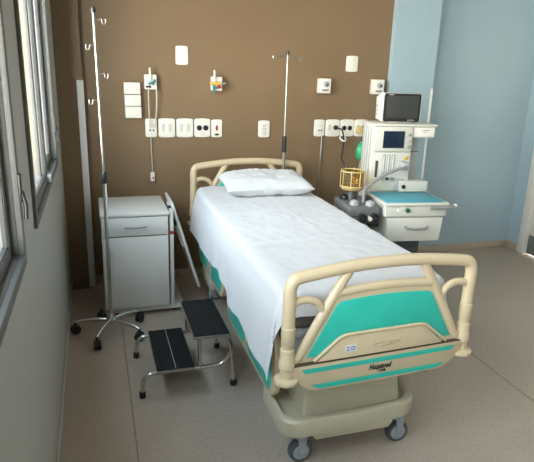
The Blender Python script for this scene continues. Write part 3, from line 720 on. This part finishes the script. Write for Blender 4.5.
# display module
dm = mb('display_module', (-0.198, 0.328, 1.083), (0.078, 0.352, 1.252), 'mach', 0.006)
mb('bezel', (-0.145, 0.3265, 1.098), (0.030, 0.329, 1.234), 'plateline', 0.001, dm)
mb('screen', (-0.135, 0.3235, 1.108), (0.018, 0.327, 1.223), 'screen', 0.001, dm)
for z, r, c in ((1.198, 0.010, 'machmid'), (1.157, 0.012, 'machgrey'), (1.116, 0.012, 'machmid')):
    obj('knob', L([(0, 0.004), (r, 0.004), (r, -0.010), (r*0.8, -0.013), (0, -0.013)], (0.054, 0.327, z), 'y', 16), c, dm)
# flow panel
fp = mb('flow_panel', (-0.190, 0.332, 0.810), (0.078, 0.352, 1.078), 'mach', 0.005)
mb('gauge_slot', (-0.174, 0.3295, 0.905), (-0.156, 0.333, 1.020), 'darkmetal', 0.001, fp)
for k in range(3):
    x = -0.128+k*0.034
    ft = mb('flow_tube', (x, 0.3285, 0.930), (x+0.024, 0.333, 1.062), 'machgrey', 0.002, fp)
    mb('scale', (x+0.009, 0.3270, 0.938), (x+0.015, 0.329, 1.054), 'plate', 0.0005, ft)
for k in range(3):
    x = -0.116+k*0.034
    obj('flow_knob', L([(0, 0.004), (0.011, 0.004), (0.011, -0.016), (0.009, -0.019), (0, -0.019)], (x, 0.332, 0.895), 'y', 14), ('machgrey', 'darkmetal', 'machmid')[k], fp)
for z, r in ((1.040, 0.014), (0.992, 0.013)):
    obj('gauge', L([(0, 0.004), (r, 0.004), (r, -0.006), (r*0.85, -0.008), (0, -0.008)], (0.046, 0.332, z), 'y', 18), 'yellow' if z > 1.0 else 'machgrey', fp)
mb('pipe_cover', (-0.030, 0.318, 0.812), (0.040, 0.334, 0.895), 'machgrey', 0.005, fp)
# right wing with drawer front, grey panel below, low box on the table
wg = mb('side_wing', (0.084, 0.345, 1.178), (0.248, 0.55, 1.2545), 'mach', 0.006)
mb('wing_front', (0.092, 0.341, 1.186), (0.242, 0.346, 1.248), 'plate', 0.002, wg)
mb('wing_slot', (0.145, 0.3395, 1.226), (0.200, 0.3415, 1.231), 'machmid', 0.0005, wg)
mb('wing_slot', (0.155, 0.3395, 1.212), (0.185, 0.3415, 1.216), 'machmid', 0.0005, wg)
gp = mb('rear_panel', (0.084, 0.45, 0.60), (0.190, 0.555, 1.178), 'machgrey', 0.004)
mb('panel_seam', (0.086, 0.4475, 1.065), (0.188, 0.451, 1.070), 'darkmetal', 0.0, gp)
lb = mb('auxiliary_box', (0.004, 0.300, 0.806), (0.216, 0.40, 0.880), 'mach', 0.005)
obj('black_port', L([(0, 0.004), (0.014, 0.004), (0.014, -0.008), (0.007, -0.010), (0, -0.010)], (0.034, 0.300, 0.842), 'y', 16), 'blackpl', lb)
# circle absorber block at the left
ab = obj('absorber_block', B((-0.455, 0.02, 0.700), (-0.232, 0.34, 0.775), 0.018, 3), 'machdark', m_)
bm = NB(); box(bm, (-0.43, 0.0, 0.665), (-0.245, 0.30, 0.712), 0.012); obj('block_underside', bm, 'darkmetal', ab)
for x, y in ((-0.40, 0.07), (-0.30, 0.05), (-0.41, 0.24), (-0.27, 0.20)):
    obj('valve_dome', L([(0, 0.77), (0.028, 0.77), (0.030, 0.785), (0.026, 0.800), (0.012, 0.808), (0, 0.809)], (x, y, 0), seg=18), 'machgrey' if y < 0.1 else 'blackpl', ab)
for x in (-0.36, -0.275):
    obj('hose_port', L([(0, 0.03), (0.026, 0.03), (0.026, -0.035), (0.018, -0.037), (0.018, -0.01), (0, -0.01)], (x, 0.02, 0.705), 'y', 20), 'blackpl', ab)
obj('drain_cap', L([(0, 0.02), (0.014, 0.02), (0.014, -0.018), (0, -0.02)], (-0.315, 0.0, 0.70), 'y', 14), 'plate', ab)
bm = NB(); box(bm, (-0.26, 0.16, 0.690), (-0.19, 0.26, 0.730), 0.006); box(bm, (-0.25, 0.14, 0.60), (-0.185, 0.30, 0.70), 0.006); obj('mounting_arm', bm, 'darkmetal', ab)
# amber canister standing on the block
cc = Vector((-0.362, 0.245, 0))
def circ(r, z, n=28): return [(cc.x+r*math.cos(2*PI*k/n), cc.y+r*math.sin(2*PI*k/n), z) for k in range(n)]
cn = obj('canister', L([(0.074, 0.862), (0.077, 0.868), (0.077, 0.965), (0.0755, 0.965), (0.0755, 0.868), (0.0, 0.864)], cc, seg=28), 'amberglass', m_)
obj('canister_base', L([(0, 0.836), (0.060, 0.836), (0.074, 0.846), (0.077, 0.856), (0.070, 0.864), (0, 0.864)], cc, seg=28), 'amber', cn)
obj('canister_stem', L([(0, 0.77), (0.040, 0.77), (0.036, 0.80), (0.030, 0.838), (0, 0.838)], cc, seg=20), 'darkmetal', cn)
obj('canister_rim', T(circ(0.078, 0.966), 0.0042, seg=7, closed=True), 'hose', cn)
obj('canister_rim', T(circ(0.078, 0.866), 0.0042, seg=7, closed=True), 'hose', cn)
for k in range(8):
    a = 2*PI*k/8+0.35; obj('tie_rod', T([(cc.x+0.079*math.cos(a), cc.y+0.079*math.sin(a), 0.850), (cc.x+0.079*math.cos(a), cc.y+0.079*math.sin(a), 0.975)], 0.0032, seg=7), 'hose', cn)
# bent bag arm
obj('bag_arm', T(smooth_path([(0.012, 0.335, 0.985), (0.006, 0.26, 0.992), (-0.02, 0.20, 0.992), (-0.07, 0.195, 0.984), (-0.133, 0.19, 0.960), (-0.21, 0.18, 0.920), (-0.270, 0.165, 0.886), (-0.300, 0.15, 0.862), (-0.312, 0.14, 0.83), (-0.314, 0.135, 0.775)], 6), 0.0105, seg=12), 'machmid', m_)
obj('arm_bracket', B((-0.008, 0.24, 0.962), (0.040, 0.34, 1.02), 0.005), 'machgrey', m_)
# green breathing bag hanging behind the column's left edge
bg = obj('breathing_bag', L([(0, -0.062), (0.018, -0.058), (0.032, -0.038), (0.037, -0.005), (0.032, 0.030), (0.020, 0.052), (0.010, 0.062), (0.009, 0.080), (0, 0.081)], (-0.192, 0.590, 1.045), seg=22), 'green', m_)
obj('bag_neck', T([(-0.192, 0.590, 1.115), (-0.185, 0.575, 1.16), (-0.175, 0.555, 1.170)], 0.009), 'blackpl', bg)

# patient monitor on top of the machine
mo = thing('patient_monitor', 'white patient monitor with black framed dark screen on top of the machine', 'monitor', (MO[0]+0.026, MO[1]-0.003, 1.271), MR)
bm = NB()
prism(bm, [(-0.150, 0.008), (0.118, 0.008), (0.128, 0.020), (0.128, 0.186), (0.118, 0.200), (-0.150, 0.200), (-0.160, 0.188), (-0.160, 0.020)], 0.40, 0.46, bev=0.006)
prism(bm, [(-0.150, 0.016), (0.115, 0.016), (0.118, 0.172), (0.10, 0.186), (-0.135, 0.186), (-0.155, 0.168)], 0.455, 0.54, bev=0.010)
box(bm, (-0.10, 0.42, 0.0005), (0.07, 0.54, 0.012), 0.003)
obj('casing', bm, 'doorwhite', mo)
bz = obj('bezel', PR(rrect(-0.150, 0.010, 0.118, 0.198, 0.014), 0.394, 0.403, bev=0.002), 'blackpl', mo)
obj('screen', B((-0.130, 0.3915, 0.034), (0.100, 0.3945, 0.181), 0.001), 'screen2', bz)
for k in range(3): obj('button', B((0.03+k*0.018, 0.3925, 0.018), (0.038+k*0.018, 0.3945, 0.024)), 'plateline', bz)
bm = NB(); box(bm, (-0.118, 0.3925, 0.187), (-0.085, 0.3945, 0.191)); obj('maker_mark', bm, 'plateline', bz)
for z in (0.05, 0.08, 0.11): obj('side_port', L([(0, -0.006), (0.009, -0.006), (0.009, 0.0), (0, 0.001)], (-0.1565, 0.50, z), 'x', 12), 'machgrey', mo)

# ------------------------------------------------------------------ things on the brown wall
W = YB
def plate(x0, z0, x1, z1, label, name='wall_socket', cat='socket', group=None, bulge=0.006):
    t = thing(name, label, cat, ((x0+x1)/2, W, (z0+z1)/2), 0, group)
    w, h = (x1-x0)/2, (z1-z0)/2
    # plate with slightly bowed sides
    pts = []
    r = 0.010
    base = rrect(-w, -h, w, h, r, 3)
    n = 4
    bow = min(0.006, w*0.1)
    def edge(p):
        x, z = p; return (x, z+(bow if z > 0 else -bow)*(1-(x/w)**2)*0.8)
    full = []
    for k in range(len(base)):
        a, b_ = Vector(base[k]), Vector(base[(k+1) % len(base)])
        seg = 5 if (b_-a).length > 0.02 else 1
        for q in range(seg): full.append(edge(tuple(a+(b_-a)*q/seg)))
    obj('cover_plate', PR(full, -0.010, 0.0, bev=0.003), 'plate', t)
    return t
def hole(t, x, z, r, m='blackpl', d=0.004, name='socket_hole'): return obj(name, L([(0, -0.008), (r, -0.008), (r, -0.010-d), (r*0.9, -0.0105-d), (0, -0.0105-d)], (x, 0, z), 'y', 18), m, t)
def oval(t, x, z, w, h, m='plateline', name='inset'): return obj(name, PR(rrect(x-w/2, z-h/2, x+w/2, z+h/2, min(w, h)*0.49, 5), -0.0115, -0.009, bev=0.0008), m, t)
# left row
p = plate(0.356, 1.102, 0.438, 1.229, 'narrow two-hole wall socket at the left end of the left row')
hole(p, -0.008, -0.016, 0.006); hole(p, 0.016, -0.016, 0.006); oval(p, 0.003, 0.02, 0.045, 0.004)
p = plate(0.449, 1.101, 0.569, 1.230, 'square blank-looking double wall socket beside the narrow two-hole socket', bulge=0.01)
oval(p, -0.026, 0.002, 0.024, 0.060); oval(p, 0.024, 0.002, 0.024, 0.060)
p = plate(0.579, 1.102, 0.702, 1.230, 'square blank-looking double wall socket just left of the two black round outlets', bulge=0.01)
oval(p, -0.026, 0.002, 0.024, 0.060); oval(p, 0.024, 0.002, 0.024, 0.060)
p = plate(0.711, 1.102, 0.830, 1.231, 'double wall socket with two black round outlets in the left row')
hole(p, -0.023, 0.0, 0.020); hole(p, 0.025, 0.0, 0.020); oval(p, 0, -0.045, 0.03, 0.004)
p = plate(0.839, 1.099, 0.921, 1.225, 'narrow wall switch with red button at the right end of the left row', 'wall_switch', 'switch')
oval(p, 0, 0.004, 0.018, 0.040, 'red', 'red_button'); oval(p, 0, -0.045, 0.032, 0.014, 'blackpl', 'label_window')
# middle plate
p = plate(1.204, 1.097, 1.295, 1.219, 'lone white wall socket above the pillow on the brown wall')
oval(p, 0, 0.025, 0.040, 0.024); oval(p, 0, -0.002, 0.040, 0.024); oval(p, 0, -0.030, 0.040, 0.024); hole(p, 0, -0.002, 0.004, 'plateline', 0.002)
# right row
p = plate(1.664, 1.102, 1.752, 1.228, 'narrow two-hole wall socket at the left end of the right row')
hole(p, -0.004, -0.018, 0.006); hole(p, 0.018, -0.018, 0.006); oval(p, 0.0, 0.02, 0.045, 0.004)
p = plate(1.762, 1.102, 1.884, 1.228, 'wall socket with black plug and dark cable in the right row')
oval(p, -0.026, 0.002, 0.030, 0.050); oval(p, 0, -0.045, 0.03, 0.004)
hole(p, 0.024, 0.004, 0.019)
p = plate(1.889, 1.102, 2.009, 1.229, 'double wall socket with two black round outlets in the right row')
hole(p, -0.025, 0.0, 0.019); hole(p, 0.024, 0.0, 0.019); oval(p, 0, -0.045, 0.03, 0.004)
p = plate(2.013, 1.102, 2.137, 1.229, 'wall socket with amber hose connector at the right end, half behind the machine')
hole(p, 0.024, 0.004, 0.019); oval(p, -0.03, 0.0, 0.03, 0.05)
# blank plates high up
p = plate(0.581, 1.612, 0.669, 1.735, 'blank white rounded plate high on the wall, left of centre', 'blank_plate', 'wall plate'); oval(p, 0, 0, 0.05, 0.085, 'plate')
p = plate(1.904, 1.603, 2.003, 1.716, 'blank white rounded plate high on the wall, above the gas outlets at right', 'blank_plate', 'wall plate'); oval(p, 0, 0, 0.05, 0.08, 'plate')

# three stacked white modules
t = thing('dispenser_box', 'tall white wall box of three stacked square modules above the cabinet', 'wall box', (0.272, W, 1.36))
obj('back_plate', B((-0.055, -0.020, -0.122), (0.053, 0.0, 0.122), 0.003), 'plateline', t)
for k in range(3):
    z = 0.083-k*0.083
    obj('module', B((-0.057+k*0.002, -0.055, z-0.0385), (0.053+k*0.002, -0.020, z+0.0385), 0.004), 'plate', t)

# medical gas outlets
def gas(x0, z0, x1, z1, label, kind):
    cx, cz = (x0+x1)/2, (z0+z1)/2; w, h = (x1-x0)/2, (z1-z0)/2
    t = thing('gas_outlet', label, 'gas outlet', (cx, W, cz), 0)
    obj('housing', B((-w, -0.060, -h), (w, 0.0, h), 0.005), 'plate', t)
    if kind in ('teal', 'gold'):
        obj('lever', T([(-w*0.1 if kind == 'teal' else -w*0.55, -0.070, h*0.2), (-w*0.15 if kind == 'teal' else -w*0.6, -0.074, h+0.045)], [0.010, 0.007], seg=10), 'plate', t)
        obj('label_strip', B((-w*0.6, -0.062, h*0.28), (w*0.8, -0.0595, h*0.42)), 'plateline', t)
    if kind == 'teal':
        for x, z, r, c in ((0.012, -0.006, 0.013, 'tealknob'), (0.026, 0.010, 0.008, 'tealknob'), (-0.010, -0.010, 0.009, 'tealknob')):
            obj('valve', L([(0, 0.0), (r, 0.0), (r, -0.018), (0, -0.02)], (x, -0.060, z), 'y', 14), c, t)
        for x in (-0.026, -0.008): obj('nozzle', L([(0, 0.0), (0.009, 0.0), (0.008, -0.014), (0, -0.015)], (x, -0.060, -h*0.62), 'y', 12), 'blackpl', t)
    elif kind == 'gold':
        obj('valve_bar', T([(-w-0.004, -0.072, 0.004), (w*0.5, -0.072, 0.004)], 0.012, seg=10), 'yellow', t)
        obj('valve_end', L([(0, -0.010), (0.010, -0.008), (0.012, 0), (0.010, 0.008), (0, 0.010)], (-w-0.008, -0.072, 0.004), 'x', 12), 'yellow', t)
        obj('valve_end', L([(0, -0.010), (0.010, -0.008), (0.011, 0), (0.010, 0.008), (0, 0.010)], (w+0.014, -0.072, 0.004), 'x', 12), 'chrome', t)
        obj('valve_stem', T([(w*0.45, -0.072, 0.004), (w+0.012, -0.072, 0.004)], 0.004, seg=8), 'chrome', t)
        obj('valve', L([(0, 0), (0.014, 0), (0.012, -0.02), (0, -0.021)], (0.012, -0.060, -0.020), 'y', 14), 'red', t)
        obj('valve', L([(0, 0), (0.011, 0), (0.010, -0.016), (0, -0.017)], (-0.012, -0.060, -0.028), 'y', 14), 'tealknob', t)
        obj('nozzle', T([(-w*0.7, -0.066, 0.0), (-w*0.75, -0.070, -h*0.9), (-w*0.6, -0.066, -h-0.012)], 0.008, seg=10), 'tealknob', t)
    else:
        obj('port', L([(0, 0), (0.022, 0), (0.022, -0.008), (0.016, -0.010), (0, -0.010)], (0.006, -0.060, 0.012), 'y', 20), 'machgrey', t)
        obj('port_core', L([(0, 0), (0.011, 0), (0.010, -0.014), (0, -0.015)], (0.012, -0.060, 0.008), 'y', 14), 'darkmetal', t)
        obj('label_strip', B((-w*0.55, -0.062, -h*0.70), (w*0.6, -0.0595, -h*0.45)), 'machmid', t)
    return t
gas(0.356, 1.437, 0.440, 1.538, 'white gas outlet with teal valve parts and hanging white cords', 'teal')
gas(0.832, 1.437, 0.908, 1.535, 'white gas outlet with gold and red valve parts, left of centre', 'gold')
gas(1.670, 1.435, 1.764, 1.545, 'small white gas outlet with dark port above the right socket row', 'port')
gas(2.128, 1.435, 2.224, 1.548, 'small white gas outlet at the blue column, above the patient monitor', 'port')

# cords and hoses
def cord(name, pts, r, m, label, cat='cord', n=6): return tag(obj(name, T(smooth_path(pts, n), r, seg=7), m), label, cat)
yc = W-0.035
cord('looped_cord', [(0.380, yc-0.02, 1.440), (0.380, yc-0.02, 1.36), (0.382, yc-0.005, 1.25), (0.386, yc, 1.17)], 0.0038, 'cordwhite', 'white cord hanging straight from the teal gas outlet to the socket, left strand')
cord('looped_cord', [(0.436, yc-0.02, 1.440), (0.436, yc-0.02, 1.36), (0.434, yc, 1.28), (0.422, yc+0.005, 1.20), (0.412, yc+0.008, 1.17)], 0.0042, 'cordwhite', 'white cord hanging from the teal gas outlet to the socket, right strand')
cord('thin_cable', [(0.392, W-0.016, 1.105), (0.392, W-0.020, 1.05), (0.395, W-0.016, 0.95), (0.397, W-0.016, 0.85), (0.397, W-0.018, 0.84)], 0.0035, 'cordwhite', 'thin cord running from the left socket row to the call button', 'cable')
t = thing('call_button', 'small white call button with red key hanging above the cabinet', 'call button', (0.397, W-0.016, 0.81))
obj('body', B((-0.016, -0.012, -0.034), (0.016, 0.012, 0.034), 0.008, 3), 'plate', t)
obj('red_key', L([(0, 0.002), (0.008, 0.002), (0.007, -0.004), (0, -0.005)], (0.004, -0.012, -0.006), 'y', 12), 'red', t)
# steel conduit below the right row
cord('drop_tube', [(1.733, W-0.012, 1.106), (1.732, W-0.014, 0.98), (1.728, W-0.012, 0.80), (1.726, W-0.012, 0.50), (1.726, W-0.012, 0.35)], 0.0052, 'steel', 'thin straight metal tube dropping from the right socket row behind the bed', 'tube')
# black power cable
cord('power_cable', [(1.852, W-0.032, 1.166), (1.885, W-0.05, 1.155), (1.905, W-0.05, 1.10), (1.912, W-0.04, 1.04), (1.905, W-0.05, 0.98), (1.885, W-0.08, 0.93), (1.895, W-0.12, 0.88), (1.91, W-0.16, 0.80), (1.92, W-0.20, 0.62), (1.95, W-0.22, 0.40)], 0.0055, 'blackpl', 'dark power cable hanging from the black plug in the right socket row', 'cable')
t = thing('power_plug', 'black plug pushed into a socket of the right row', 'plug', (1.847, W-0.0155, 1.169))
obj('body', L([(0, 0), (0.017, 0), (0.015, -0.022), (0.008, -0.030), (0, -0.031)], (0, 0, 0), 'y', 14), 'blackpl', t)
t = thing('cable_clip', 'white hook holding the dark cable under the right socket row', 'clip', (1.905, W, 1.082))
obj('body', T(smooth_path([(-0.020, -0.022, 0.016), (-0.016, -0.040, -0.006), (0.004, -0.066, -0.014), (0.024, -0.040, -0.002), (0.026, -0.012, 0.014)], 5), 0.007, seg=8), 'plate', t)
# amber connector and hose to the machine
t = thing('gas_connector', 'amber connector hanging on the socket beside the machine', 'connector', (2.058, W-0.011, 1.15))
obj('body', L([(0, 0), (0.034, 0), (0.030, -0.030), (0.014, -0.038), (0, -0.039)], (0, 0, 0), 'y', 20), 'hose', t)
cord('gas_hose', [(2.052, W-0.048, 1.150), (2.056, W-0.085, 1.11), (2.064, W-0.13, 1.045), (1.941, W-0.31, 0.956), (1.794, W-0.56, 0.890), (1.735, W-0.66, 0.865), (1.728, W-0.68, 0.80)], 0.0065, 'hose', 'yellow hose slanting down from the amber connector behind the canister', 'hose')

# ------------------------------------------------------------------ light
wd = bpy.data.worlds.new('World'); scn.world = wd; wd.use_nodes = True
nt = wd.node_tree; bgn = nt.nodes['Background']
tc = nt.nodes.new('ShaderNodeTexCoord'); sp = nt.nodes.new('ShaderNodeSeparateXYZ'); rp = nt.nodes.new('ShaderNodeValToRGB')
nt.links.new(tc.outputs['Generated'], sp.inputs[0]); nt.links.new(sp.outputs['Z'], rp.inputs['Fac'])
e = rp.color_ramp.elements; e[0].position = 0.0; e[0].color = (1.0, 0.945, 0.885, 1); e[1].position = 0.8; e[1].color = (0.26, 0.34, 0.44, 1)
rp.color_ramp.elements.new(0.3).color = (0.74, 0.78, 0.85, 1)
nt.links.new(rp.outputs['Color'], bgn.inputs['Color']); bgn.inputs['Strength'].default_value = 23.0
for y0, y1 in WINS:
    l = bpy.data.lights.new('window_portal', 'AREA'); l.shape = 'RECTANGLE'; l.size = y1-y0; l.size_y = WZ1-WZ0; l.cycles.is_portal = True
    o = bpy.data.objects.new('window_portal', l); COL.objects.link(o); o.location = (XL-TH-0.01, (y0+y1)/2, (WZ0+WZ1)/2); o.rotation_euler = (0, math.radians(-90), 0)
for (x, y, e) in ((1.5, 2.9, 0), (1.5, 0.4, 4), (3.0, 1.6, 5)):  # warm fill light at the added lamps, no source in view
    if not e: continue
    l = bpy.data.lights.new('fill_light', 'AREA'); l.size = 0.5; l.energy = e; l.color = (1.0, 0.84, 0.64)
    o = bpy.data.objects.new('fill_light', l); COL.objects.link(o); o.location = (x, y, H-0.07)

# ------------------------------------------------------------------ camera
cam = bpy.data.cameras.new('camera'); cam.sensor_fit = 'HORIZONTAL'; cam.sensor_width = 36.0; cam.lens = 545.0/534.0*36.0; cam.clip_start = 0.02
co = bpy.data.objects.new('camera', cam); COL.objects.link(co)
Rm = Matrix(((0.9540, 0.0550, -0.2930), (-0.2970, 0.2810, -0.9130), (0.0320, 0.9580, 0.2850)))
co.matrix_world = Matrix.Translation((0, 0, 1.6)) @ Rm.to_quaternion().normalized().to_matrix().to_4x4()
scn.camera = co

# ------------------------------------------------------------------ enlarge to true size
done = set()
for o in list(scn.objects):
    o.location = o.location*S
    if o.type == 'MESH' and o.data.name not in done:
        done.add(o.data.name); o.data.transform(Matrix.Scale(S, 4))
    if o.type == 'LIGHT':
        o.data.size *= S
        if o.data.shape == 'RECTANGLE': o.data.size_y *= S

scn.view_settings.view_transform = 'Standard'; scn.view_settings.look = 'None'; scn.view_settings.gamma = 1.0
scn.view_settings.use_curve_mapping = False
scn.view_settings.exposure = 0.32
